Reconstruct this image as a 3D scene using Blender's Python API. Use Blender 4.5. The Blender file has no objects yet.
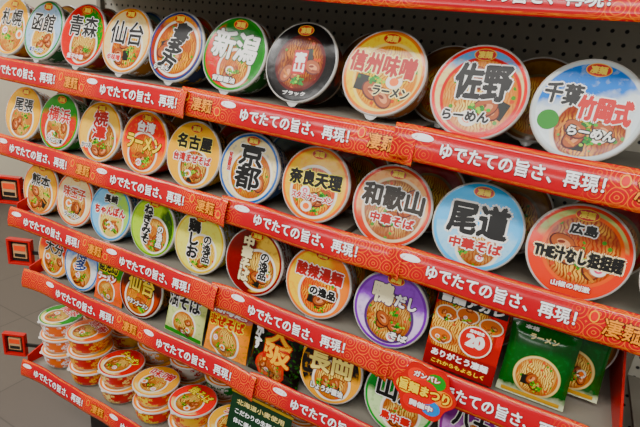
import bpy, math, random, bmesh
from mathutils import Matrix, Vector
random.seed(7)
col = bpy.context.collection
PI = math.pi

# ------------------------------------------------------------ helpers
def hexc(h, sat=1.3):
    if not isinstance(h, str): return h
    o = []
    for i in (0, 2, 4):
        c = int(h[i:i+2], 16)/255
        o.append(c/12.92 if c <= .04045 else ((c+.055)/1.055)**2.4)
    l = .3*o[0]+.6*o[1]+.1*o[2]
    o = [min(1, max(.002, l+(c-l)*sat))**1.15 for c in o]
    return (o[0], o[1], o[2], 1)

def new_mat(name):
    m = bpy.data.materials.new(name); m.use_nodes = True
    return m, m.node_tree, m.node_tree.nodes['Principled BSDF']

_pm = {}
def plain(h, rough=.45, metal=0.0, coat=0.0, name=None):
    k = (h, rough, metal, coat)
    if k in _pm: return _pm[k]
    m, nt, b = new_mat(name or 'paint_'+h)
    b.inputs['Base Color'].default_value = hexc(h)
    b.inputs['Roughness'].default_value = rough
    b.inputs['Metallic'].default_value = metal
    b.inputs['Coat Weight'].default_value = coat
    b.inputs['Specular IOR Level'].default_value = .35
    n = nt.nodes.new('ShaderNodeTexNoise'); n.inputs['Scale'].default_value = 35
    mr = nt.nodes.new('ShaderNodeMapRange')
    mr.inputs['To Min'].default_value = max(0, rough-.06); mr.inputs['To Max'].default_value = rough+.06
    nt.links.new(n.outputs[0], mr.inputs['Value']); nt.links.new(mr.outputs[0], b.inputs['Roughness'])
    _pm[k] = m
    return m

class NB:
    """tiny node builder"""
    def __init__(s, nt): s.nt = nt
    def node(s, t, **kw):
        n = s.nt.nodes.new(t)
        for k, v in kw.items(): setattr(n, k, v)
        return n
    def put(s, sock, v):
        if isinstance(v, bpy.types.NodeSocket): s.nt.links.new(v, sock)
        else: sock.default_value = v
    def m(s, op, a, b=0.0, c=None):
        n = s.node('ShaderNodeMath', operation=op)
        s.put(n.inputs[0], a); s.put(n.inputs[1], b)
        if c is not None: s.put(n.inputs[2], c)
        return n.outputs[0]
    def v(s, op, a, b=None, scale=None):
        n = s.node('ShaderNodeVectorMath', operation=op)
        s.put(n.inputs[0], a)
        if b is not None: s.put(n.inputs[1], b)
        if scale is not None: s.put(n.inputs['Scale'], scale)
        return n.outputs['Value'] if op in ('LENGTH', 'DOT_PRODUCT', 'DISTANCE') else n.outputs[0]
    def mixin(s, f, a, b):
        n = s.node('ShaderNodeMix', data_type='RGBA')
        s.put(n.inputs[0], f); s.put(n.inputs[6], a); s.put(n.inputs[7], b)
        return n.outputs[2]
    def step(s, x, e, w=.012):
        n = s.node('ShaderNodeMapRange'); n.clamp = True
        s.put(n.inputs['Value'], x); s.put(n.inputs['From Min'], s.m('SUBTRACT', e, w)); s.put(n.inputs['From Max'], s.m('ADD', e, w))
        return n.outputs[0]

# ------------------------------------------------------------ lid artwork node group
g = bpy.data.node_groups.new('lid_art', 'ShaderNodeTree')
def gi(n, t, d=None):
    s = g.interface.new_socket(n, in_out='INPUT', socket_type=t)
    if d is not None: s.default_value = d
gi('P', 'NodeSocketVector'); gi('BG1', 'NodeSocketColor'); gi('BG2', 'NodeSocketColor'); gi('Dir', 'NodeSocketVector')
gi('Off', 'NodeSocketFloat'); gi('Ring', 'NodeSocketColor'); gi('RingR', 'NodeSocketFloat'); gi('BowlC', 'NodeSocketVector')
gi('BowlR', 'NodeSocketFloat'); gi('Bowl', 'NodeSocketColor'); gi('Broth', 'NodeSocketColor'); gi('Noodle', 'NodeSocketColor'); gi('Top', 'NodeSocketColor'); gi('Seed', 'NodeSocketFloat')
g.interface.new_socket('Color', in_out='OUTPUT', socket_type='NodeSocketColor')
b = NB(g); I = b.node('NodeGroupInput').outputs; O = b.node('NodeGroupOutput')
P = I['P']
sv = b.node('ShaderNodeCombineXYZ'); b.put(sv.inputs[0], I['Seed']); b.put(sv.inputs[1], b.m('MULTIPLY', I['Seed'], 1.7))
Ps = b.v('ADD', P, sv.outputs[0])
n1 = b.node('ShaderNodeTexNoise'); b.put(n1.inputs['Vector'], Ps); n1.inputs['Scale'].default_value = 3.0
bgf = b.step(b.m('ADD', b.v('DOT_PRODUCT', P, I['Dir']), b.m('MULTIPLY', b.m('SUBTRACT', n1.outputs[0], .5), .5)), I['Off'], .12)
c = b.mixin(bgf, I['BG1'], I['BG2'])
n3 = b.node('ShaderNodeTexNoise'); b.put(n3.inputs['Vector'], Ps); n3.inputs['Scale'].default_value = 7; n3.inputs['Detail'].default_value = 5
c = b.mixin(b.m('MULTIPLY', b.step(n3.outputs[0], .58, .04), .30), c, I['Ring'])
# bowl
d = b.v('DISTANCE', P, I['BowlC'])
inb = b.m('SUBTRACT', 1.0, b.step(d, I['BowlR'], .012))
inr = b.m('SUBTRACT', 1.0, b.step(d, b.m('ADD', I['BowlR'], .07), .012))
w = b.node('ShaderNodeTexWave'); b.put(w.inputs['Vector'], Ps); w.inputs['Scale'].default_value = 4.6; w.inputs['Distortion'].default_value = 11
w.inputs['Detail'].default_value = 2.0; w.inputs['Detail Scale'].default_value = .9
dk = b.mixin(.55, I['Broth'], (.12, .025, .006, 1))
soup = b.mixin(b.step(w.outputs['Fac'], .32, .26), dk, I['Noodle'])
big = b.node('ShaderNodeTexNoise'); b.put(big.inputs['Vector'], Ps); big.inputs['Scale'].default_value = 1.6
soup = b.mixin(b.m('MULTIPLY', b.step(big.outputs[0], .52, .06), .8), soup, I['Broth'])
soup = b.mixin(b.m('MULTIPLY', b.step(d, b.m('SUBTRACT', I['BowlR'], .10), .07), .75), soup, I['Broth'])
v2 = b.node('ShaderNodeTexVoronoi'); b.put(v2.inputs['Vector'], Ps); v2.inputs['Scale'].default_value = 8
s2 = b.node('ShaderNodeSeparateColor'); b.put(s2.inputs[0], v2.outputs['Color'])
gm = b.m('MULTIPLY', b.m('LESS_THAN', v2.outputs['Distance'], .36), b.m('GREATER_THAN', s2.outputs[0], .68))
soup = b.mixin(gm, soup, b.mixin(b.m('GREATER_THAN', s2.outputs[1], .45), (.65, .06, .01, 1), (.06, .28, .01, 1)))
c = b.mixin(inr, c, I['Bowl'])
c = b.mixin(inb, c, soup)
ln = b.v('LENGTH', P)
c = b.mixin(b.step(ln, I['RingR'], .01), c, I['Ring'])
c = b.mixin(b.step(ln, b.m('ADD', I['RingR'], .07), .01), c, (.60, .58, .54, 1))
b.put(O.inputs[0], c)

def art_mat(name, sx_, sy_, a):
    m, nt, bs = new_mat(name); nb = NB(nt)
    tc = nb.node('ShaderNodeTexCoord')
    gp = nb.node('ShaderNodeGroup'); gp.node_tree = g
    p = nb.v('MULTIPLY', tc.outputs['Object'], (1/sx_, 1/sy_, 0))
    nb.put(gp.inputs['P'], p)
    for k, v in a.items():
        gp.inputs[k].default_value = hexc(v, 1.3 if k in ('Noodle', 'Broth') else 1.4) if isinstance(v, str) else v
    nb.put(bs.inputs['Base Color'], gp.outputs[0])
    bs.inputs['Roughness'].default_value = .17
    bs.inputs['Specular IOR Level'].default_value = .4
    n = nb.node('ShaderNodeTexNoise'); n.inputs['Scale'].default_value = 26
    nb.put(n.inputs['Vector'], nb.v('ADD', tc.outputs['Object'], (a['Seed'], 0, 0)))
    bp = nb.node('ShaderNodeBump'); bp.inputs['Strength'].default_value = .35; bp.inputs['Distance'].default_value = .002
    nb.put(bp.inputs['Height'], n.outputs[0]); nb.put(bs.inputs['Normal'], bp.outputs[0])
    return m

# ------------------------------------------------------------ text -> mesh geometry
_tc = {}
def glyphs(s):
    if s in _tc: return _tc[s]
    c = bpy.data.curves.new('tmp', 'FONT'); c.body = s; c.size = 1; c.resolution_u = 3
    c.align_x = 'CENTER'; c.space_line = .92
    o = bpy.data.objects.new('tmp', c); col.objects.link(o)
    bpy.context.view_layer.update()
    me = o.evaluated_get(bpy.context.evaluated_depsgraph_get()).to_mesh()
    V = [(v.co.x, v.co.y) for v in me.vertices]; F = [tuple(p.vertices) for p in me.polygons]
    o.to_mesh_clear(); bpy.data.objects.remove(o); bpy.data.curves.remove(c)
    x0 = min(v[0] for v in V); x1 = max(v[0] for v in V); y0 = min(v[1] for v in V); y1 = max(v[1] for v in V)
    V = [((x-(x0+x1)/2)/(x1-x0), (y-(y0+y1)/2)/(y1-y0)) for x, y in V]
    _tc[s] = (V, F); return V, F

class TextSheet:
    """flat printed shapes collected in one mesh; fn maps (x,y,layer)->3D"""
    def __init__(s, fn): s.fn = fn; s.V = []; s.F = []; s.M = []; s.mats = []; s.L = 0
    def mi(s, m):
        if m not in s.mats: s.mats.append(m)
        return s.mats.index(m)
    def add(s, V, F, mat):
        o = len(s.V); s.L += 1
        s.V += [s.fn(x, y, s.L) for x, y in V]
        i = s.mi(mat)
        for f in F: s.F.append(tuple(a+o for a in f)); s.M.append(i)
    def text(s, st, cx, cy, w, h, colr, out=None, bold=.0, ow=.0, vert=False, rot=0):
        V, F = glyphs('\n'.join(st) if vert else st)
        cr, sr = math.cos(rot), math.sin(rot)
        def place(dx, dy): return [(cx+(x*w)*cr-(y*h)*sr+dx, cy+(x*w)*sr+(y*h)*cr+dy) for x, y in V]
        if out:
            r = ow+bold
            for k in range(8): s.add(place(r*math.cos(k*PI/4), r*math.sin(k*PI/4)), F, plain(out, .35))
        if bold:
            for k in range(5): s.add(place(bold*math.cos(k*PI*.4), bold*math.sin(k*PI*.4)), F, plain(colr, .35))
        s.add(place(0, 0), F, plain(colr, .35))
    def ellipse(s, cx, cy, rx, ry, colr, n=24, rot=0):
        V = [(cx+rx*math.cos(a)*math.cos(rot)-ry*math.sin(a)*math.sin(rot), cy+rx*math.cos(a)*math.sin(rot)+ry*math.sin(a)*math.cos(rot)) for a in [2*PI*i/n for i in range(n)]]
        s.add(V, [tuple(range(n))], plain(colr, .3))
    def rect(s, cx, cy, w, h, colr, rot=0):
        cr, sr = math.cos(rot), math.sin(rot)
        s.add([(cx+x*cr-y*sr, cy+x*sr+y*cr) for x, y in ((-w/2, -h/2), (w/2, -h/2), (w/2, h/2), (-w/2, h/2))], [(0, 1, 2, 3)], plain(colr, .3))
    def toppings(s, bx, by, br, rnd, rmax=.86):
        def inside(x, y, r): return math.hypot(x, y)+r < rmax
        def spot(r):
            for _ in range(20):
                a = -PI/2+rnd.gauss(0, 1.15); q = rnd.uniform(.25, .85)*br
                x, y = bx+q*math.cos(a), by+q*math.sin(a)
                if inside(x, y, r) and q+r*.8 < br: return x, y
            return None
        k = rnd.choice(('ab', 'a', 'ac', 'bc', 'abd', 'ad', 'abc'))
        if 'd' in k:
            p = spot(.25*br)
            if p: s.rect(p[0], p[1], .42*br, .5*br, '1c2018', rnd.uniform(-.5, .5))
        if 'a' in k:
            for _ in range(3):
                p = spot(.30*br)
                if p:
                    r = rnd.uniform(0, 3)
                    s.ellipse(p[0], p[1], .38*br, .27*br, '5a2410', 20, r); s.ellipse(p[0]+.01, p[1]+.012, .34*br, .23*br, 'a86442', 20, r)
                    s.ellipse(p[0]+.04*br, p[1], .20*br, .11*br, 'd8a07c', 16, r); s.ellipse(p[0]-.03*br, p[1]+.02, .11*br, .05*br, '7a3a1c', 14, r+.4)
        if 'b' in k:
            p = spot(.25*br)
            if p: s.ellipse(p[0], p[1], .27*br, .23*br, 'f4eee0'); s.ellipse(p[0], p[1], .15*br, .13*br, 'f08a10')
        if 'c' in k:
            p = spot(.22*br)
            if p:
                s.ellipse(p[0], p[1], .22*br, .20*br, 'f6f0ec'); s.ellipse(p[0], p[1], .12*br, .11*br, 'e05a80'); s.ellipse(p[0], p[1], .06*br, .05*br, 'f6f0ec')
        for _ in range(3):
            p = spot(.2*br)
            if p: s.rect(p[0], p[1], .36*br, .08*br, rnd.choice(('c88a3a', '88481a')), rnd.uniform(-1, 1))
        for _ in range(2):
            p = spot(.2*br)
            if p:
                for _ in range(14):
                    x = p[0]+rnd.gauss(0, .13*br); y = p[1]+rnd.gauss(0, .09*br)
                    if inside(x, y, .05): s.ellipse(x, y, .06*br, .05*br, rnd.choice(('2a8a10', '5ab01a', '2a6a1a', 'a8cc4a')), 8)
    def build(s, name, parent):
        me = bpy.data.meshes.new(name); me.from_pydata(s.V, [], s.F)
        for m in s.mats: me.materials.append(m)
        me.polygons.foreach_set('material_index', s.M); me.update()
        o = bpy.data.objects.new(name, me); col.objects.link(o); o.parent = parent
        return o

def mesh_obj(name, V, F, mats, mi=None, parent=None, smooth=False):
    me = bpy.data.meshes.new(name); me.from_pydata(V, [], F)
    for m in mats: me.materials.append(m)
    if mi: me.polygons.foreach_set('material_index', mi)
    if smooth: me.polygons.foreach_set('use_smooth', [True]*len(F))
    me.update()
    o = bpy.data.objects.new(name, me); col.objects.link(o); o.parent = parent
    return o

def boxes(name, L, parent=None, bevel=0):
    V, F, M, mats = [], [], [], []
    for x0, x1, y0, y1, z0, z1, m in L:
        o = len(V)
        V += [(x, y, z) for x in (x0, x1) for y in (y0, y1) for z in (z0, z1)]
        F += [tuple(o+a for a in f) for f in ((0, 1, 3, 2), (4, 6, 7, 5), (0, 4, 5, 1), (2, 3, 7, 6), (0, 2, 6, 4), (1, 5, 7, 3))]
        if m not in mats: mats.append(m)
        M += [mats.index(m)]*6
    o = mesh_obj(name, V, F, mats, M, parent)
    if bevel:
        md = o.modifiers.new('bevel', 'BEVEL'); md.width = bevel; md.segments = 2
    return o

def empty(name, loc=(0, 0, 0), rot=(0, 0, 0)):
    e = bpy.data.objects.new(name, None); e.empty_display_size = .05; col.objects.link(e)
    e.location = loc; e.rotation_euler = rot
    return e

# ------------------------------------------------------------ cups
RL = .0765
def lathe(prof, n=48):
    V, F = [], []
    for r, z in prof:
        for i in range(n):
            a = 2*PI*i/n; V.append((r*math.cos(a), r*math.sin(a), z))
    for j in range(len(prof)-1):
        for i in range(n):
            k = (i+1) % n
            F.append((j*n+i, (j+1)*n+i, (j+1)*n+k, j*n+k))
    F.append(tuple((len(prof)-1)*n+i for i in range(n))[::-1])
    return V, F
BODY = lathe([(.0768, .0004), (.0778, -.001), (.0782, -.003), (.0778, -.0055), (.0740, -.0065), (.0735, -.010), (.0725, -.022), (.0722, -.024), (.0700, -.045), (.064, -.066), (.060, -.072), (.058, -.0725), (.057, -.079), (.053, -.079), (.052, -.076)])
LOW = lathe([(.0768, .0004), (.0778, -.001), (.0782, -.003), (.0778, -.0055), (.075, -.0065), (.0735, -.010), (.071, -.030), (.066, -.052), (.060, -.060), (.058, -.0605), (.057, -.066), (.053, -.066), (.052, -.063)])
def lid_geo():
    V, F = [(0, 0, .0012)], []
    rs = [(.03, .0013), (.06, .0012), (.0730, .0009), (.0766, .0006), (.0772, -.0004)]; n = 48
    for r, z in rs:
        for i in range(n):
            a = 2*PI*i/n; V.append((r*math.cos(a), r*math.sin(a), z))
    for i in range(n): F.append((0, 1+i, 1+(i+1) % n))
    for j in range(len(rs)-1):
        for i in range(n):
            k = (i+1) % n; o = 1+j*n
            F.append((o+i, o+n+i, o+n+k, o+k))
    o = len(V); base = [-PI/2-.16, -PI/2-.08, -PI/2, -PI/2+.08, -PI/2+.16]
    for a in base: V.append((.0780*math.cos(a), .0780*math.sin(a), .0006))
    for t, a in zip((.0782, .084, .0855, .084, .0782), base): V.append((t*math.cos(a), t*math.sin(a), -.0006))
    for i in range(4): F.append((o+i, o+5+i, o+6+i, o+1+i))
    return V, F
LID = lid_geo()

def body_mat(c1, c2):
    k = ('body', c1, c2)
    if k in _pm: return _pm[k]
    m, nt, bs = new_mat('cup_wrap_'+c1); nb = NB(nt)
    tc = nb.node('ShaderNodeTexCoord'); s = nb.node('ShaderNodeSeparateXYZ'); nb.put(s.inputs[0], tc.outputs['Object'])
    z = s.outputs[2]
    band = nb.m('MULTIPLY', nb.step(z, -.056, .0008), nb.m('SUBTRACT', 1, nb.step(z, -.008, .0008)))
    ang = nb.m('ARCTAN2', s.outputs[1], s.outputs[0])
    cv = nb.node('ShaderNodeCombineXYZ'); nb.put(cv.inputs[0], nb.m('MULTIPLY', ang, 2.2)); nb.put(cv.inputs[1], nb.m('MULTIPLY', z, 50))
    v = nb.node('ShaderNodeTexVoronoi', distance='CHEBYCHEV'); nb.put(v.inputs['Vector'], cv.outputs[0]); v.inputs['Scale'].default_value = 1.8
    n = nb.node('ShaderNodeTexNoise'); nb.put(n.inputs['Vector'], cv.outputs[0]); n.inputs['Scale'].default_value = 5
    f = nb.m('MULTIPLY', nb.m('LESS_THAN', v.outputs['Distance'], .40), nb.m('GREATER_THAN', n.outputs[0], .44))
    c = nb.mixin(f, hexc(c1), hexc(c2))
    pan = nb.m('GREATER_THAN', nb.m('SINE', nb.m('MULTIPLY', ang, 3.0)), .62)
    c = nb.mixin(pan, c, nb.mixin(f, hexc(c2), hexc(c1)))
    c = nb.mixin(band, hexc('dcd8d0'), c)
    nb.put(bs.inputs['Base Color'], c); bs.inputs['Roughness'].default_value = .3
    _pm[k] = m; return m

RIM = plain('dedad2', .3)
def A(bg1='f0e2b8', bg2=None, dir=(0, 1, 0), off=9.0, ring='d9b24a', rr=.905, bc=(0, -.15, 0), br=.68, bowl='f4efe2', broth='b8702a', noodle='ecd088', top='7f3c1c', seed=None):
    return dict(BG1=bg1, BG2=bg2 or bg1, Dir=dir, Off=off if bg2 is None else (off if off != 9.0 else 0.0), Ring=ring, RingR=rr, BowlC=bc, BowlR=br,
                Bowl=bowl, Broth=broth, Noodle=noodle, Top=top, Seed=seed if seed is not None else random.uniform(0, 40))

_lid_shared = {}
rnd = random.Random(11)
def cup(x, y, z, art, texts=(), body=('b3261e', 'f0c040'), tilt=.22, low=False, upright=False, badge=True, mirror=0, sc=1.0):
    if upright: e = empty('cup_noodle', (x, y, z), (0, 0, mirror))
    else: e = empty('cup_noodle', (x, y, z), (PI/2-tilt+random.uniform(-.03, .03), random.uniform(-.05, .05), random.uniform(-.03, .03)))
    e.scale = (sc, sc, sc)
    V, F = LOW if low else BODY
    bm = body_mat(*body)
    k = ('b', low, body)
    if k not in _lid_shared:
        o = mesh_obj('cup_body', V, F, [bm, RIM], [1 if i < 48*4 else 0 for i in range(len(F))], e, True); _lid_shared[k] = o.data
    else:
        o = bpy.data.objects.new('cup_body', _lid_shared[k]); col.objects.link(o); o.parent = e
    if isinstance(art, str):
        o = bpy.data.objects.new('lid', _lid_shared[art]); col.objects.link(o); o.parent = e
    else:
        o = mesh_obj('lid', LID[0], LID[1], [art_mat('lid_print', RL, RL, art)], None, e, True)
    ts = TextSheet(lambda a, c, L: (a*RL, c*RL, .0015+L*.000008))
    if texts: ts.toppings(art['BowlC'][0], art['BowlC'][1], art['BowlR'], rnd)
    for t in texts:
        if t[0] == 'E': ts.ellipse(*t[1:])
        elif t[0] == 'R': ts.rect(*t[1:])
        else:
            st, cx, cy, w, h, cl, ou = t[:7]; kw = t[7] if len(t) > 7 else {}
            kw = dict(kw); kw.setdefault('bold', .022); kw.setdefault('ow', .024 if ou else 0)
            kw['bold'] *= .75
            ts.text(st, cx, cy, w*.92, h*.88, cl, ou, **kw)
    if badge and texts:
        ts.ellipse(0, .79, .23, .13, 'f0c050'); ts.ellipse(0, .79, .21, .115, 'c21a1a'); ts.text('凄麺', 0, .79, .28, .14, 'ffe080', bold=.008)
    if ts.V: ts.build('lid_lettering', e)
    return e

K = '12100e'; W = 'f6f4f0'; Rd = 'c4161c'
row1 = [
 (A('f2bb22', 'e8741a', (.2, -1, 0), ring='f2c433', bc=(.1, -.2, 0), br=.7), [('札幌', 0, .32, 1.25, .62, K, W)], ('e0a020', 'c4161c')),
 (A('b8cce0', ring='4f8f5a', bc=(.1, -.3, 0), br=.55, broth='d8a850', noodle='f3dfa0'), [('函館', -.05, .25, 1.25, .68, K, W), ('塩ラーメン', -.1, -.68, .8, .16, '1a4a8a', W, dict(bold=.01))], ('3f7a50', 'ffffff')),
 (A('c8252a', '3f8f3a', (1, .3, 0), ring='d8302a', bc=(.15, -.3, 0), br=.55), [('青森', -.02, .28, 1.4, .72, K, W), ('煮干中華', -.1, -.7, .8, .18, W, Rd, dict(bold=.01))], ('a0221c', 'e8c040')),
 (A('efdcb0', ring='e0a23a', bc=(.1, -.25, 0), br=.60, broth='b8601e', noodle='f2d880'), [('仙台', 0, .22, 1.45, .78, K, W), ('辛味噌', -.35, -.55, .6, .2, Rd, W, dict(bold=.012))], ('c08a28', 'ffffff')),
 (A('9a4a1a', 'e0a048', (.6, 1, 0), off=.3, ring='3a4a7a', bc=(.05, -.05, 0), br=.74, broth='a8581a', noodle='e8b450'), [('喜多方', .0, .0, .66, 1.6, K, W, dict(vert=True, rot=-.35, bold=.04)), ('らーめん', -.35, -.62, .6, .16, W, K, dict(bold=.01))], ('34406a', 'e8c040')),
 (A('c9201e', '1e7a30', (.8, .7, 0), off=.05, ring='2e8a3c', bc=(.12, -.36, 0), br=.46, broth='b8641e', noodle='f3d07c'), [('新潟', 0, .22, 1.55, .84, W, '1a5a22', dict(rot=-.05, bold=.035)), ('背脂醤油', -.1, -.70, .8, .16, W, K, dict(bold=.01))], ('2a7a38', 'ffffff')),
 (A('17110f', ring='0c0a0a', bc=(0, -.02, 0), br=.64, bowl='5a1410', broth='6a2a10', noodle='c88a40', top='5a2412'), [('R', 0, .0, .40, .60, 'b51c1a'), ('富山', 0, .0, .32, .54, W, None, dict(vert=True)), ('ブラック', -.0, -.78, .7, .11, W, None, dict(bold=.006))], ('16110f', '8a1414')),
 (A('f8dc80', ring='d98a2a', bc=(.10, -.10, 0), br=.74, bowl='f4e0a0', broth='d8902c', noodle='f6dc78', top='8a3a14'), [('信州味噌', -.06, .18, 1.75, .54, 'b01418', 'fbf0c0', dict(bold=.03, rot=-.03)), ('ラーメン', .32, -.42, .95, .25, K, 'fbf0c0', dict(bold=.02))], ('d28a28', 'ffffff')),
 (A('ecdcb0', '7fb0d8', (0, 1, 0), off=.55, ring='d8402a', bc=(.05, -.08, 0), br=.76, bowl='c43c22', broth='d08830', noodle='f7e29c', top='c87850'), [('佐野', .06, .22, 1.22, .84, K, W, dict(bold=.045, ow=.026)), ('らーめん', -.15, -.52, 1.05, .24, K, W, dict(bold=.02))], ('c43c22', 'ffffff')),
 (A('e4ecee', '2f80c8', (-.3, 1, 0), off=.25, ring='d0d8d8', bc=(.15, -.40, 0), br=.62, broth='8a3a14', noodle='e0a858'), [('E', -.62, -.3, .20, .2, '3f8a3a'), ('千葉', -.48, .25, .74, .46, K, W, dict(bold=.025)), ('竹岡式', .30, .05, 1.0, .52, 'c4161c', W, dict(bold=.035)), ('らーめん', .2, -.42, .9, .20, W, K, dict(bold=.015))], ('2f74b0', 'ffffff')),
 (A('e9dcae', ring='3a8a3a'), [('熊本', 0, .2, 1.3, .7, K, W)], ('3a8a3a', 'ffffff')),
]
row2 = [
 (A('ecc060', ring='e8b040', bc=(0, -.25, 0), br=.6), [('尾張', 0, .3, 1.1, .5, K, W)], ('c88a28', 'ffffff')),
 (A('c8302a', '3a9a48', (0, 1, 0), off=.3, ring='4a9a48', bc=(0, -.25, 0), br=.55), [('横浜', 0, .25, 1.2, .55, 'c4161c', W), ('とんこつ家', 0, -.65, .9, .18, K, W, dict(bold=.01))], ('4a9a48', 'ffffff')),
 (A('f6d088', 'e0602a', (.4, -1, 0), off=.3, ring='e8b04a', bc=(.15, -.25, 0), br=.6, broth='98521a'), [('焼津', .02, .22, .70, 1.1, 'b02018', W, dict(vert=True, bold=.035)), ('かつお', -.5, -.5, .5, .18, K, W, dict(bold=.01))], ('e07a28', 'ffffff')),
 (A('e03a14', 'f0a030', (0, -1, 0), off=.2, ring='f0a828', bc=(.0, -.30, 0), br=.58, broth='b8300f', noodle='eebc50'), [('台湾', 0, .50, .8, .36, W, 'b01010', dict(bold=.025)), ('ラーメン', 0, -.02, 1.6, .48, 'f8d820', '1a1210', dict(bold=.035))], ('d03a1a', 'f0c040')),
 (A('f0c020', ring='f0c020', bc=(.1, -.36, 0), br=.50, broth='883a10'), [('名古屋', 0, .38, 1.4, .46, K, 'f8e890', dict(bold=.03)), ('台湾まぜそば', 0, -.10, 1.5, .28, 'b01418', W, dict(bold=.02))], ('e0b020', '1a1210')),
 (A('f2e4bc', ring='3f6aa8', bc=(.1, -.16, 0), br=.66, bowl='f6f0e0', broth='a8642a', noodle='edca70', top='a86a48'), [('京都', .02, .08, .90, 1.45, K, W, dict(vert=True, bold=.04, ow=.026)), ('背脂醤油', -.66, .1, .14, .6, 'b01418', W, dict(vert=True, bold=.01))], ('3f6aa8', 'ffffff')),
 (A('f4cc28', ring='e88a20', bc=(0, -.2, 0), br=.64, broth='c8581a', noodle='f2cc50'), [('奈良天理', 0, .14, 1.68, .44, K, 'f8ee90', dict(bold=.035)), ('スタミナラーメン', 0, -.34, 1.35, .18, 'c4161c', W, dict(bold=.015))], ('e08a28', 'c4161c')),
 (A('ecbc90', 'c85a48', (0, -1, 0), off=.25, ring='cc5a48', bc=(.06, -.08, 0), br=.73, bowl='e8d4b8', broth='98582a', noodle='e8c480', top='a85a40'), [('和歌山', 0, .20, 1.68, .62, '3a342e', W, dict(bold=.04, ow=.024)), ('中華そば', .1, -.34, 1.2, .27, 'b01418', W, dict(bold=.02))], ('c45a42', 'ffffff')),
 (A('6cbcea', 'b4dcf2', (0, -1, 0), off=.1, ring='6cb8e4', bc=(.1, -.46, 0), br=.42, broth='98581f', noodle='eecc86'), [('尾道', 0, .16, 1.40, .80, K, W, dict(bold=.045, ow=.045)), ('中華そば', .05, -.42, 1.25, .27, 'b01418', W, dict(bold=.02, ow=.03))], ('5a9ac8', 'ffffff')),
 (A('c8d498', 'dc6040', (0, -1, 0), off=-.3, ring='dc6040', bc=(.05, .05, 0), br=.70, bowl='e07a58', broth='a8482c', noodle='ecc078', top='6a8a2a'), [('広島', .0, .48, .55, .24, K, W, dict(bold=.02)), ('THE汁なし担担麺', 0, -.10, 1.80, .34, K, 'f8ecc8', dict(bold=.03, ow=.028)), ('山椒の刺激', .0, -.72, .8, .13, W, 'b01418', dict(bold=.008))], ('d0503a', 'ffffff')),
 (A('3a9a4a', ring='3a9a4a', bc=(0, 0, 0), br=.6), [('徳島', 0, .3, 1.2, .6, W, K)], ('3a9a4a', 'ffffff')),
]
row3 = [
 (A('f2c040', ring='e09020', bc=(0, -.25, 0)), [('熊本', 0, .3, 1.1, .5, K, W)], ('e0a030', 'c4161c')),
 (A('f4e0b8', ring='e07a2a', bc=(.05, -.15, 0), br=.6, noodle='f4e0a0'), [('味玉子', 0, .25, 1.3, .45, 'c0541a', W), ('ラーメン', 0, -.6, .9, .2, K, W, dict(bold=.01))], ('e08a3a', 'ffffff')),
 (A('9ccce8', 'b8dc88', (1, 0, 0), ring='5a98c8', bc=(.1, -.30, 0), br=.54, broth='e0c880', noodle='f4e4a0', top='e07a78'), [('長崎', .0, .48, .7, .3, K, W), ('ちゃんぽん', 0, .06, 1.6, .34, 'b01418', W, dict(bold=.03))], ('6aa0c8', 'ffffff')),
 (A('c0dc68', '3a5a2a', (1, -.2, 0), off=.3, ring='8ab04a', bc=(.15, -.25, 0), br=.56), [('ねぎみそ', -.22, .05, .42, 1.45, K, W, dict(vert=True, bold=.03)), ('の逸品', .4, -.25, .28, .8, W, K, dict(vert=True, bold=.015))], ('8ab04a', 'ffffff')),
 (A('ece898', ring='e0c830', bc=(.15, -.3, 0), br=.54, broth='e0b850', noodle='f6e498'), [('鶏しお', -.22, .1, .5, 1.4, K, W, dict(vert=True, bold=.035)), ('の逸品', .35, -.15, .34, .95, K, W, dict(vert=True, bold=.02))], ('e0cc50', 'ffffff')),
 (A('7a1a10', 'e8c880', (1, 0, 0), off=.1, ring='8a2a1c', bc=(.2, -.2, 0), br=.56, broth='985424'), [('中華そば', -.25, .05, .40, 1.55, 'f4e8c0', '4a120c', dict(vert=True, bold=.03)), ('の逸品', .38, -.05, .32, .9, K, W, dict(vert=True, bold=.02))], ('8a2a1c', 'ffffff')),
 (A('f6d460', 'f09a2a', (1, .2, 0), off=.4, ring='e8901c', bc=(.10, -.26, 0), br=.58, broth='c84a14', noodle='f4cc6a'), [('酸辣湯麺', .0, .28, 1.55, .42, 'b02414', W, dict(bold=.03)), ('の逸品', .22, -.22, .85, .27, K, W, dict(bold=.025))], ('e8a030', 'ffffff')),
 (A('9860c0', 'e0ccec', (0, -1, 0), off=-.1, ring='7a3aa0', bc=(.02, -.22, 0), br=.60, bowl='5a3a70', broth='985a28', noodle='ecca88'), [('鴨', -.25, .38, .60, .60, 'f8f0d0', '4a1a5a', dict(bold=.035)), ('だし', .38, .30, .6, .34, W, '4a1a5a', dict(bold=.025)), ('そば', .38, -.62, .5, .18, W, K, dict(bold=.02))], ('7a4a9a', 'ffffff')),
]
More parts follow.
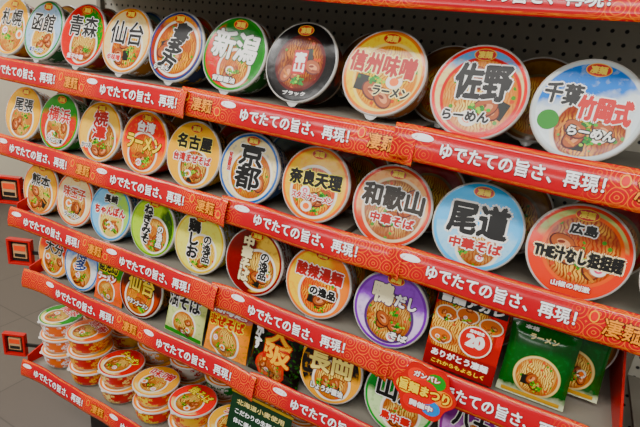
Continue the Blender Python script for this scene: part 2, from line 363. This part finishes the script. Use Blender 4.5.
row4 = [
 (A('f0b030', 'd83a28', (0, 1, 0), ring='e0a030', bc=(0, -.3, 0), br=.55), [('大分', 0, .2, 1.2, .55, K, W)], ('c4161c', 'f0c040')),
 (A('e6ecf2', '4a84c8', (0, 1, 0), off=.3, ring='4a7ab8', bc=(0, -.25, 0), br=.6), [('博多', 0, .2, .7, 1.0, '1a3a7a', W, dict(vert=True))], ('4a7ab8', 'ffffff')),
 'PK0',
 (A('4a2418', 'a8521a', (0, -1, 0), ring='6a3018', bc=(0, -.25, 0), br=.62, noodle='e0a450'), [('仙台', 0, .2, 1.3, .65, 'f4d878', K, dict(bold=.03)), ('牛タンラーメン', 0, -.5, 1.1, .22, W, K, dict(bold=.01))], ('4a2418', 'e0a030')),
 'PK1', 'PK2', 'PK3',
 (A('1c1814', 'e8b22a', (.3, -1, 0), off=.3, ring='e8b22a', bc=(.1, -.32, 0), br=.54), [('長岡', 0, .22, 1.45, .76, 'fbe9a0', '6a1410', dict(bold=.035)), ('しょうが醤油', 0, -.6, 1.1, .2, W, K, dict(bold=.015))], ('1c1814', 'e8c23a')),
 (A('d0e4b8', '1e8a48', (0, 1, 0), off=.0, ring='2a9a50', bc=(.1, -.34, 0), br=.5, broth='a8602a'), [('山形', 0, .22, 1.4, .74, K, W, dict(bold=.035)), ('鳥中華', 0, -.55, .9, .25, Rd, W, dict(bold=.02))], ('3a9a5a', 'ffffff')),
 (A('c898d0', '7a2a80', (0, 1, 0), off=.1, ring='8a3a8a', bc=(.1, -.3, 0), br=.54), [('八王子', 0, .22, 1.45, .55, K, W, dict(bold=.035))], ('8a3a8a', 'ffffff')),
 (A('f0d080', ring='c4161c', bc=(.1, -.3, 0)), [('高山', 0, .22, 1.35, .7, K, W)], ('c4161c', 'ffffff')),
]
ZR = [1.420, 1.190, .979, .784]
TILT = [.32, .25, .22, .22]
XR = [
 [-1.405, -1.262, -1.110, -.962, -.812, -.652, -.492, -.322, -.156, .004, .178],
 [-1.386, -1.229, -1.070, -.911, -.753, -.597, -.436, -.271, -.113, .047, .211],
 [-1.335, -1.190, -1.040, -.886, -.732, -.570, -.406, -.241],
 [-1.300, -1.170, -1.052, -.930, -.768, -.632, -.489, -.352, -.190, -.028, .133],
]
def droop(ri, x):
    if ri == 0: return 0 if x < -.25 else (-.012 if x < -.1 else -.018)
    if ri == 1: return 0 if x < -.35 else -.005
    if ri == 2: return 0 if x < -.3 else -.003
    return 0
for nm, a in (('s0', A('8a6a3a', ring='6a4a20', bowl='887a60')), ('s1', A('5a6a60', ring='3a5070', br=.5, bowl='887a60')), ('s2', A('8a2018', ring='8a5a1a', bowl='887a60')), ('s3', A('e8b850', ring='e09020'))):  # back-row lid prints are darkened, painting in the shade behind the front cups
    _lid_shared[nm] = mesh_obj('lidtmp', LID[0], LID[1], [art_mat('lid_print', RL, RL, a)], None, None, True).data
    bpy.data.objects.remove(bpy.data.objects['lidtmp'])

# ------------------------------------------------------------ noodle packets
def packet(name, x, y, z, w, h, art, texts, tilt=.22, thick=.028):
    e = empty(name, (x, y, z), (PI/2-tilt, 0, random.uniform(-.03, .03)))
    nx, ny = 14, 16; V, F = [], []
    def prof(u, v):
        bx = max(0, 1-abs(u)**3.2); by = max(0, 1-(abs(v)/.86)**3.5) if abs(v) < .86 else 0
        return thick*.5*(bx**.5)*(by**.5)
    for side in (1, -1):
        o = len(V)
        for j in range(ny+1):
            for i in range(nx+1):
                u = -1+2*i/nx; v = -1+2*j/ny
                pinch = 1-.03*(1-abs(v)**2)
                crimp = .0006*math.sin(u*60) if abs(v) > .88 else 0
                V.append((u*w/2*pinch, v*h/2, side*(prof(u, v)+.0004)+crimp))
        for j in range(ny):
            for i in range(nx):
                a = o+j*(nx+1)+i
                f = (a, a+1, a+nx+2, a+nx+1)
                F.append(f if side == 1 else f[::-1])
    mesh_obj('packet_film', V, F, [art_mat('packet_print', w/2, w/2, art)], None, e, True)
    ts = TextSheet(lambda a, c, L: (a*w/2, c*h/2, prof(a, c)+.0018+L*.000008))
    ts.toppings(art['BowlC'][0], art['BowlC'][1]*w/h, art['BowlR']*.8, rnd, 9)
    for t in texts:
        if t[0] == 'E': ts.ellipse(*t[1:])
        elif t[0] == 'R': ts.rect(*t[1:])
        else:
            st, cx, cy, tw, th, cl, ou = t[:7]; kw = dict(t[7]) if len(t) > 7 else {}
            kw.setdefault('bold', .025); kw.setdefault('ow', .035 if ou else 0)
            ts.text(st, cx, cy, tw, th, cl, ou, **kw)
    ts.build('packet_lettering', e)
    return e
PK = {
 'PK0': (.110, .15, A('5a9a2a', 'e87a18', (0, -1, 0), ring='6a9a3a', rr=9, bc=(0, -.70, 0), br=.55), [('鹿児島', 0, .45, 1.3, .42, K, 'f4e84a'), ('ラーメン', 0, .02, 1.2, .25, W, 'b01418')]),
 'PK1': (.130, .155, A('d8e0a8', 'b01c1c', (0, 1, 0), off=.8, ring='4a8a3a', rr=9, bc=(.1, -.62, 0), br=.55), [('油そば', 0, .28, 1.6, .54, K, W), ('汁なし', -.3, .75, .9, .2, 'ffe9a0', None), ('R', 0, -.9, 1.9, .14, '3a8a3a')]),
 'PK2': (.130, .155, A('f0a418', '1a5ab0', (0, 1, 0), off=.5, ring='4a8a3a', rr=9, bc=(0, -.6, 0), br=.6), [('北海道', 0, .62, 1.6, .38, W, 'b01418'), ('まぜそば', 0, .16, 1.5, .32, 'c4161c', 'f8ee60')]),
 'PK3': (.142, .165, A('18120f', ring='4a8a3a', rr=9, bc=(-.1, -.80, 0), br=.5, bowl='c8501c', broth='b04010'), [('R', 0, .82, 1.5, .18, 'c4161c'), ('大阪', .12, .08, 1.0, 1.1, 'f4c43a', 'b02a10', dict(vert=True, bold=.03, ow=.03)), ('かす', -.68, .1, .3, .7, W, None, dict(vert=True))]),
}
rows = [row1, row2, row3, row4]
for ri, row in enumerate(rows):
    for ci, it in enumerate(row):
        x = XR[ri][ci]; z = ZR[ri]+random.uniform(-.0005, .0005)+droop(ri, x)
        if isinstance(it, str):
            w, h, a, t = PK[it]
            packet('noodle_packet', x, .036, z+h/2*.98-.0765, w, h, a, t)
            continue
        cup(x, .032+random.uniform(-.003, .003), z, it[0], it[1], it[2], tilt=TILT[ri])
    for i in range(10):
        if ri == 0 and i > 8: continue
        x = -1.38+.163*i
        if ri == 3 and i == 0: continue
        cup(x, .165, ZR[ri]+droop(ri, x), random.choice(['s0', 's1', 's2']), (), random.choice([('3a3430', '8a1414'), ('8a7a54', 'ffffff'), ('6a1a10', 'e0a030')]), tilt=TILT[ri])  # second row: dark wrap and lid colours stand in for shelf shade

# row 3 right: promo card, green packets
e = empty('promo_card', (-.090, .020, .982), (PI/2-.16, 0, -.02))
mesh_obj('card_board', [(x, y, z) for z in (-.001, .001) for x, y in ((-.064, -.075), (.064, -.075), (.064, .075), (-.064, .075))],
         [(4, 5, 6, 7), (3, 2, 1, 0), (0, 1, 5, 4), (1, 2, 6, 5), (2, 3, 7, 6), (3, 0, 4, 7)], [art_mat('card_print', .064, .064, A('a81418', 'c8201c', (0, 1, 0), ring='b01418', rr=9, bc=(-.2, .15, 0), br=.95, bowl='a81418', broth='a85018', noodle='f0cc80'))], None, e)
ts = TextSheet(lambda a, c, L: (a*.064, c*.064, .0022+L*.000008))
rr_ = random.Random(5)
for cx, cy in ((-.62, .5), (.62, .5), (-.66, -.2), (-.05, .62)):
    ts.ellipse(cx, cy, .33, .24, 'e8dcc8'); ts.ellipse(cx, cy, .29, .20, 'c8782c'); ts.toppings(cx, cy, .26, rr_, 9)
ts.rect(0, .98, 1.96, .32, '141010'); ts.text('旨麺アガレ', 0, .98, 1.7, .24, W, None, bold=.02)
ts.ellipse(.30, -.05, .46, .46, 'f2e9d8'); ts.ellipse(.30, -.05, .42, .42, 'c4161c'); ts.text('20', .30, -.04, .46, .32, W, None, bold=.04); ts.text('周年記念', .30, .24, .4, .09, W, None, bold=.008)
ts.rect(0, -.84, 1.96, .60, '8a0e12'); ts.text('ありがとう凄麺', 0, -.72, 1.6, .20, 'ffffff', None, bold=.01); ts.text('これからもよろしく', 0, -.98, 1.5, .12, 'f6d860', None, bold=.006)
ts.build('card_lettering', e)
GA = A('0e5a2a', 'd8dcc0', (0, -1, 0), off=.98, ring='2c7a48', rr=9, bc=(.05, -.40, 0), br=.60, bowl='e4d0a0', broth='b8742c', noodle='f2d890')
GT = [('ラーメン', .0, .66, .8, .13, 'f4e8b0', None, dict(bold=.008)), ('本格', -.4, .84, .4, .08, W, None, dict(bold=.006)), ('R', 0, -.90, 1.7, .10, 'c8a040')]
packet('noodle_packet', .036, .034, .972, .112, .138, GA, GT)
packet('noodle_packet', .085, .085, .980, .115, .140, dict(GA, Seed=3.0), GT)

# festival tag hanging in front of shelf 3
e = empty('festival_tag', (-.130, -.048, .886), (PI/2-.1, 0, 0))
n = 72; V = [(0, 0, .001)]
for i in range(n):
    a = 2*PI*i/n; r = .054*(1+.09*math.cos(a*6))
    V.append((r*math.cos(a), r*math.sin(a)*.95, .001))
V += [(x, y, -.001) for x, y, z in V]
F = [(0, 1+i, 1+(i+1) % n) for i in range(n)]+[(n+1, n+2+(i+1) % n, n+2+i) for i in range(n)]+[(1+i, n+2+i, n+2+(i+1) % n, 1+(i+1) % n) for i in range(n)]
mesh_obj('tag_board', V, F, [plain('c4161c', .4)], None, e)
ts = TextSheet(lambda a, c, L: (a*.052, c*.050, .0016+L*.000008))
for i, cc in enumerate(('f0a020', '3a9a4a', 'e85a18', 'f0c830', 'd42018', '3a8ac8')):
    a = i*PI/3; ts.ellipse(.66*math.cos(a), .60*math.sin(a), .34, .30, cc)
ts.ellipse(0, 0, .5, .45, 'd42018')
ts.text('旨麺まつり', 0, .02, 1.75, .40, 'f8e040', 'a01010', bold=.02, ow=.05)
ts.text('ガンバレ', 0, .60, .9, .20, W, 'a01010', bold=.015, ow=.03); ts.text('開催中', 0, -.56, .8, .22, W, 'a01010', bold=.015, ow=.03)
ts.build('tag_lettering', e)

# ------------------------------------------------------------ bottom shelf: upright stacked cups
BZ = .362; SC = .87
brow = [
 ('2a8a38', ('e8862a', 'ffffff'), '博多'), ('e8801c', ('c4301c', 'f0c040'), '豚骨'), ('c8281c', ('c4201c', 'f4e0a0'), 'チャンポン'), ('f0b820', ('d8361c', 'f8e060'), '味噌'),
 ('e84a20', ('e8c030', 'c4161c'), '焼そば'), ('f0c020', ('f0b428', 'ffffff'), '塩'), ('c8281c', ('ece8e0', 'c4161c'), '担々'),
 ('3a8a48', ('3a8a48', 'ffffff'), '博多'), ('f0c030', ('ece8e0', 'd8361c'), '味噌')]
hts = [3, 3, 2, 2, 2, 2, 2, 2, 2, 2, 2]
for i in range(10):
    x = -1.335+.142*i
    for r, (yy, hh) in enumerate(((.066, hts[i]), (.212, 3))):
        lc2, bb, n2 = brow[(i+r*3) % len(brow)]
        dx = random.uniform(-.002, .002); ys = -.004 if i > 0 and r == 0 else 0
        for k in range(hh):
            topm = k == hh-1
            z = BZ+(.0665+.0685*k)*SC
            arts = A(lc2, 'f4e0a8', (0, -1, 0), off=.5, ring=lc2, bc=(0, -.2, 0), br=.56) if topm else 's3'
            dkl = lc2 in ('c8281c', 'e84a20')
            tx = [(n2, 0, .42, 1.3, .50, 'f8e060' if dkl else 'c4161c', K if dkl else W)] if topm else ()
            cup(x+dx, yy+ys, z, arts, tx, bb, low=True, upright=True, badge=False, mirror=random.uniform(-.5, .3), sc=SC)

e = empty('green_sign', (-.500, -.012, .592), (PI/2-.25, 0, 0))
boxes('sign_board', [(-.085, .085, -.045, .05, -.003, .0, plain('0c3a22', .4)), (-.088, .088, .048, .054, -.004, .002, plain('c8a858', .35))], e, .001)
ts = TextSheet(lambda a, c, L: (a, c, .0006+L*.000008))
for i, (s, cc) in enumerate((('北海道小麦使用', 'e8d8a0'), ('こだわりの生麺食感', 'ffffff'), ('体に優しいおいしさ', 'ffffff'))): ts.text(s, 0, .03-.024*i, .135, .013, cc, None, bold=.0003)
ts.build('sign_lettering', e)

# ------------------------------------------------------------ gondola shelving
XL, XRt = -1.42, .175
steel = plain('8f8b82', .4); red = plain('b80c1a', .3); dred = plain('6a0a12', .4); white = plain('b8b4ac', .35); dark = plain('2a2724', .5)
pm, nt, bs = new_mat('pegboard'); nb = NB(nt)
tc = nb.node('ShaderNodeTexCoord'); s = nb.node('ShaderNodeSeparateXYZ'); nb.put(s.inputs[0], tc.outputs['Object'])
fx = nb.m('SUBTRACT', nb.m('FRACT', nb.m('MULTIPLY', nb.m('ADD', s.outputs[0], 5.0), 40)), .5); fz = nb.m('SUBTRACT', nb.m('FRACT', nb.m('MULTIPLY', s.outputs[2], 40)), .5)
dd = nb.m('SQRT', nb.m('ADD', nb.m('MULTIPLY', fx, fx), nb.m('MULTIPLY', fz, fz)))
nb.put(bs.inputs['Base Color'], nb.mixin(nb.step(dd, .15, .03), (.01, .01, .01, 1), hexc('c8c5ba'))); bs.inputs['Roughness'].default_value = .55
gon = empty('gondola_shelving')
boxes('back_panel', [(XL, XRt, .345, .36, .05, 2.0, pm)], gon)
boxes('uprights', [(XL-.02, XL, .33, .37, 0, 2.02, steel), (XRt, XRt+.03, .30, .37, 0, 2.02, steel)], gon, .002)
SZ = [1.552, 1.314, 1.106, .896, .708, .366]
tops = [1.578, ZR[0]-.0835, ZR[1]-.0795, ZR[2]-.0778, ZR[3]-.0778, BZ]
for i, (zc, tp) in enumerate(zip(SZ, tops)):
    xl = XL if i not in (3, 4) else (-1.39 if i == 3 else -1.36)
    L = [(xl, XRt, -.004, .0, zc-.022, min(tp-.019, zc+.02) if i == 1 else (tp-.006 if tp-.006 > zc-.02 else zc+.02), dred)]
    if i == 1: L += [(xl, -.245, .0, .345, tp-.014, tp-.0005, steel), (-.235, XRt, .0, .345, tp-.032, tp-.0185, steel)]
    elif i == 2: L += [(xl, -.36, .0, .345, tp-.014, tp-.0005, steel), (-.35, XRt, .0, .345, tp-.019, tp-.0055, steel)]
    else: L += [(xl, XRt, .0, .345, tp-.014, tp-.0005, steel)]
    boxes('shelf_board_%d' % (i+1), L, gon, .001)
for i in (3, 4, 5):
    tp = tops[i]; V, F = [], []
    for x0 in ({3: -1.39, 4: -1.36, 5: XL}[i]+.002, XRt-.006):
        o = len(V)
        pr = [(-.012, tp-.03), (.30, tp-.03), (.30, tp+.09), (.16, tp+.09), (-.012, tp+.03)]
        V += [(x0, y, z) for y, z in pr]+[(x0+.004, y, z) for y, z in pr]
        F += [tuple(o+a for a in (0, 1, 2, 3, 4)), tuple(o+a for a in (9, 8, 7, 6, 5))]+[tuple(o+a for a in (k, (k+1) % 5, (k+1) % 5+5, k+5))[::-1] for k in range(5)]
    mesh_obj('tray_cheeks_%d' % i, V, F, [red], None, gon)
boxes('base_kick', [(XL+.12, XRt, .12, .345, 0, .345, dark)], gon)

# ------------------------------------------------------------ red printed shelf strips
sm, nt, bs = new_mat('strip_print'); nb = NB(nt)
tc = nb.node('ShaderNodeTexCoord'); s = nb.node('ShaderNodeSeparateXYZ'); nb.put(s.inputs[0], tc.outputs['UV'])
u = s.outputs[0]; v = s.outputs[1]
per = nb.m('COSINE', nb.m('MULTIPLY', u, 2*PI/.4))
wv = nb.node('ShaderNodeTexWave', wave_type='RINGS', rings_direction='SPHERICAL')
cv = nb.node('ShaderNodeCombineXYZ'); nb.put(cv.inputs[0], nb.m('FRACT', nb.m('MULTIPLY', nb.m('ADD', u, 10.0), 36))); nb.put(cv.inputs[1], nb.m('SUBTRACT', nb.m('FRACT', nb.m('ADD', v, 1.0)), .5))
vv = nb.v('SUBTRACT', cv.outputs[0], (.5, 0, 0))
nb.put(wv.inputs['Vector'], vv); wv.inputs['Scale'].default_value = 1.6; wv.inputs['Distortion'].default_value = 3; wv.inputs['Detail'].default_value = 1
sw = nb.m('MULTIPLY', nb.step(wv.outputs['Fac'], .82, .06), nb.step(per, .35, .3))
edge = nb.m('MULTIPLY', nb.step(nb.m('ABSOLUTE', v), .80, .03), nb.m('SUBTRACT', 1, nb.step(nb.m('ABSOLUTE', v), .92, .03)))
base = nb.mixin(nb.m('MULTIPLY', nb.step(per, -.2, .9), .4), (.52, .001, .012, 1), (.70, .004, .010, 1))
c = nb.mixin(nb.m('MULTIPLY', sw, .7), base, hexc('f09020'))
nb2 = nb.node('ShaderNodeTexNoise'); nb.put(nb2.inputs['Vector'], tc.outputs['UV']); nb2.inputs['Scale'].default_value = 60
c = nb.mixin(nb.m('MULTIPLY', edge, nb.m('MULTIPLY', nb.step(nb2.outputs[0], .50, .05), .75)), c, hexc('f2a830'))
nb.put(bs.inputs['Base Color'], c); bs.inputs['Roughness'].default_value = .14; bs.inputs['Specular IOR Level'].default_value = .35

def strip(idx, zc, text_xs, segs, H=.0285):
    e = empty('shelf_banner', (0, 0, 0))
    for si, (x0, x1, dz0, dz1, dy) in enumerate(segs):
        def surf(x, h, lift=0, x0=x0, x1=x1, dz0=dz0, dz1=dz1, dy=dy):
            t = (x-x0)/(x1-x0)
            sag = -.0035*math.sin(PI*t)
            curl = .012*(max(0, 2*t-1)**10)+.010*(max(0, 1-2*t)**10)+.0015*math.sin(x*19+idx)+.0008*math.sin(x*47+idx*2)
            bulge = .004*(1-(h/H)**2)
            return (x, -.021+.22*h-dy-curl-bulge-lift*.97, zc+h+dz0+(dz1-dz0)*t+sag+lift*.2)
        n = max(8, int((x1-x0)/.012)); m = 6
        V, F = [], []
        for sd in (0, 1):
            for i in range(n+1):
                for j in range(m+1):
                    V.append(surf(x0+(x1-x0)*i/n, -H+2*H*j/m, 0 if sd == 0 else -.0012))
        for i in range(n):
            for j in range(m):
                a = i*(m+1)+j; F.append((a, a+m+1, a+m+2, a+1))
        nf = len(F); off = (n+1)*(m+1)
        for i in range(n):
            for j in range(m):
                a = off+i*(m+1)+j; F.append((a+1, a+m+2, a+m+1, a))
        for i in range(n):
            for j in (0, m):
                a = i*(m+1)+j; q = (a, a+m+1, a+m+1+off, a+off); F.append(q if j else q[::-1])
        o = mesh_obj('banner_sheet_%d' % si, V, F, [sm, dred], [0]*nf+[1]*(len(F)-nf), e, True)
        uv = o.data.uv_layers.new(name='UVMap')
        bx = text_xs[0]+.18
        for lp in o.data.loops:
            k = lp.vertex_index % off; i, j = divmod(k, m+1)
            uv.data[lp.index].uv = (x0+(x1-x0)*i/n-bx, -1+2*j/m)
        ts = TextSheet(lambda a, c_, L_: surf(a, c_, .0008+L_*.00001))
        for tx in text_xs:
            if x0+.12 < tx < x1-.12:
                ts.text('ゆでたての旨さ、再現！', tx, -.001, .235, .0235, 'ffffff', '5a080c', bold=.0007, ow=.0007)
            bxx = tx+.180
            if x0+.04 < bxx < x1-.035:
                ts.ellipse(bxx-.040, .010, .007, .009, 'f0b030'); ts.ellipse(bxx+.040, -.006, .008, .009, 'f0b030')
                ts.ellipse(bxx-.040, .010, .005, .007, 'd8261c'); ts.ellipse(bxx+.040, -.006, .006, .007, 'd8261c')
                ts.text('凄麺', bxx, 0, .050, .026, 'f0a820', '4a0806', bold=.0006, ow=.0012)
            lx = tx-.150
            if x0+.025 < lx < x1-.02:
                ts.ellipse(lx, .012, .018, .006, 'ffffff'); ts.text('ヌードル', lx, .012, .028, .006, 'c4161c', None)
        if ts.V: ts.build('banner_lettering_%d' % si, e)
    return e
strip(0, SZ[0], [-.52, -.12, -.92], [(-1.46, -.5, 0, 0, 0), (-.5, .20, 0, 0, .003)])
strip(1, SZ[1], [-1.264, -.860, -.465, -.066], [(-1.50, -.715, .004, -.002, .004), (-.735, -.225, .004, -.004, .0), (-.262, .21, .006, -.004, .006)])
strip(2, SZ[2], [-1.24, -.84, -.42, -.052], [(-1.46, -.60, .0, -.003, .003), (-.62, -.215, .003, -.002, .0), (-.235, .185, .004, -.002, .005)])
strip(3, SZ[3], [-1.21, -.82, -.42, -.005], [(-1.39, -.62, .0, -.003, .003), (-.64, -.205, .003, -.002, .0), (-.225, .18, .004, -.002, .005)])
strip(4, SZ[4], [-1.09, -.69, -.29, .05], [(-1.355, -.50, .0, -.003, .003), (-.52, .18, .003, -.006, .0)])
strip(5, SZ[5]-.006, [-1.24, -.84, -.44, -.04], [(-1.415, -.50, .0, -.003, .003), (-.52, .18, .003, -.002, .0)])

# ------------------------------------------------------------ left: red coupon holders on the end frame
for (hx, hy, hz) in ((-1.529, .05, .926), (-1.506, .05, .719), (-1.600, .05, .325)):
    e = empty('coupon_holder', (hx, hy, hz), (0, 0, .45))
    boxes('holder_frame', [(-.040, .040, -.006, .012, -.045, -.037, red), (-.040, .040, -.006, .012, .037, .045, red), (-.040, -.032, -.006, .012, -.037, .037, red), (.032, .040, -.006, .012, -.037, .037, red), (-.032, .032, .006, .012, -.037, .037, dark)], e, .0008)
    boxes('holder_card', [(-.022, .022, -.001, .005, -.022, .026, plain('c8a888', .4)), (-.019, .019, -.002, -.001, .004, .022, plain('e86a18', .4)), (-.018, .018, -.002, -.001, -.018, -.006, plain('2a2724', .4))], e)
    boxes('holder_arm', [(.040, .110, .002, .008, -.006, .006, dark)], e)

# right neighbour bay
for i, (x, z, cc) in enumerate(((.31, .935, '3a7a40'), (.30, .74, 'd0d0c8'), (.30, .56, 'd0d0c8'))):
    packet('noodle_packet', x, .06, z, .15, .17, A(cc, 'f0ece0', (0, -1, 0), off=.3, ring=cc, rr=9, bc=(0, -.4, 0), br=.5), [('生麺', 0, .5, 1.1, .4, K, W)])
X2 = XRt+.05
boxes('neighbour_shelf', [(X2, X2+.8, .0, .345, .83, .84, steel), (X2, X2+.8, .0, .345, .635, .645, steel), (X2, X2+.8, .0, .345, .455, .465, steel), (X2, X2+.8, -.01, 0, .79, .84, white), (X2, X2+.8, -.01, 0, .60, .645, white), (X2, X2+.8, .346, .36, .05, 2.0, pm), (X2, X2+.8, .1, .345, 0, .3, dark)])

# ------------------------------------------------------------ room
fm, nt, bs = new_mat('floor_tiles'); nb = NB(nt)
br = nb.node('ShaderNodeTexBrick'); tc = nb.node('ShaderNodeTexCoord'); nb.put(br.inputs['Vector'], tc.outputs['Object'])
br.offset = 0; br.inputs['Scale'].default_value = 1; br.inputs['Brick Width'].default_value = .45; br.inputs['Row Height'].default_value = .45; br.inputs['Mortar Size'].default_value = .003
br.inputs['Color1'].default_value = hexc('6a6158', 1); br.inputs['Color2'].default_value = hexc('655c54', 1); br.inputs['Mortar'].default_value = hexc('544c46', 1)
nb.put(bs.inputs['Base Color'], br.outputs[0]); bs.inputs['Roughness'].default_value = .4
boxes('floor', [(-6, 4, -6, 4, -.05, 0, fm)])
wm = plain('e4ddcc', .7)
boxes('wall_left', [(-4.15, -4.1, -6, 4, 0, 3, wm)])
boxes('wall_back', [(-4.1, 4, 4, 4.05, 0, 3, wm)])
boxes('baseboard_left', [(-4.1, -4.085, -6, 4, 0, .12, dark)])

# ------------------------------------------------------------ light
wd = bpy.data.worlds.new('store_ambient'); bpy.context.scene.world = wd; wd.use_nodes = True
wd.node_tree.nodes['Background'].inputs[0].default_value = (1, .985, .96, 1); wd.node_tree.nodes['Background'].inputs[1].default_value = .24
def area(name, loc, sx, sy, pw, rot=(0, 0, 0)):
    l = bpy.data.lights.new(name, 'AREA'); l.shape = 'RECTANGLE'; l.size = sx; l.size_y = sy; l.energy = pw; l.color = (1, .975, .94)
    o = bpy.data.objects.new(name, l); col.objects.link(o); o.location = loc; o.rotation_euler = rot
area('glare_lamp', (-.9, -1.5, 2.9), 4.0, .25, 78, (.5, 0, 0))
area('glare_lamp', (-.9, -3.3, 2.9), 4.0, .25, 50, (.8, 0, 0))
area('glare_lamp', (-2.6, -1.0, 2.9), .3, 2.5, 28, (0, -.5, 0))
area('glare_lamp', (-2.5, -8.0, 2.9), 6.0, .4, 90, (1.1, 0, 0))  # added far lamp, unseen, set where the lids mirror it as glare
area('glare_lamp', (-3.0, 1.0, 2.9), .3, 3.0, 50)

# ------------------------------------------------------------ camera
cd = bpy.data.cameras.new('camera'); co = bpy.data.objects.new('camera', cd); col.objects.link(co)
cd.lens = 36*485/640
R = Vector((.874, .2386, -.4238)); U = Vector((.1009, -.9414, -.3220)); In = Vector((.4758, -.2386, .8469))
m = Matrix(((R[0], -R[1], -R[2]), (In[0], -In[1], -In[2]), (U[0], -U[1], -U[2]))).to_quaternion().to_matrix().to_4x4()
m.translation = Vector((0, -.8, 1.45)); co.matrix_world = m
cd.clip_start = .02
bpy.context.scene.camera = co
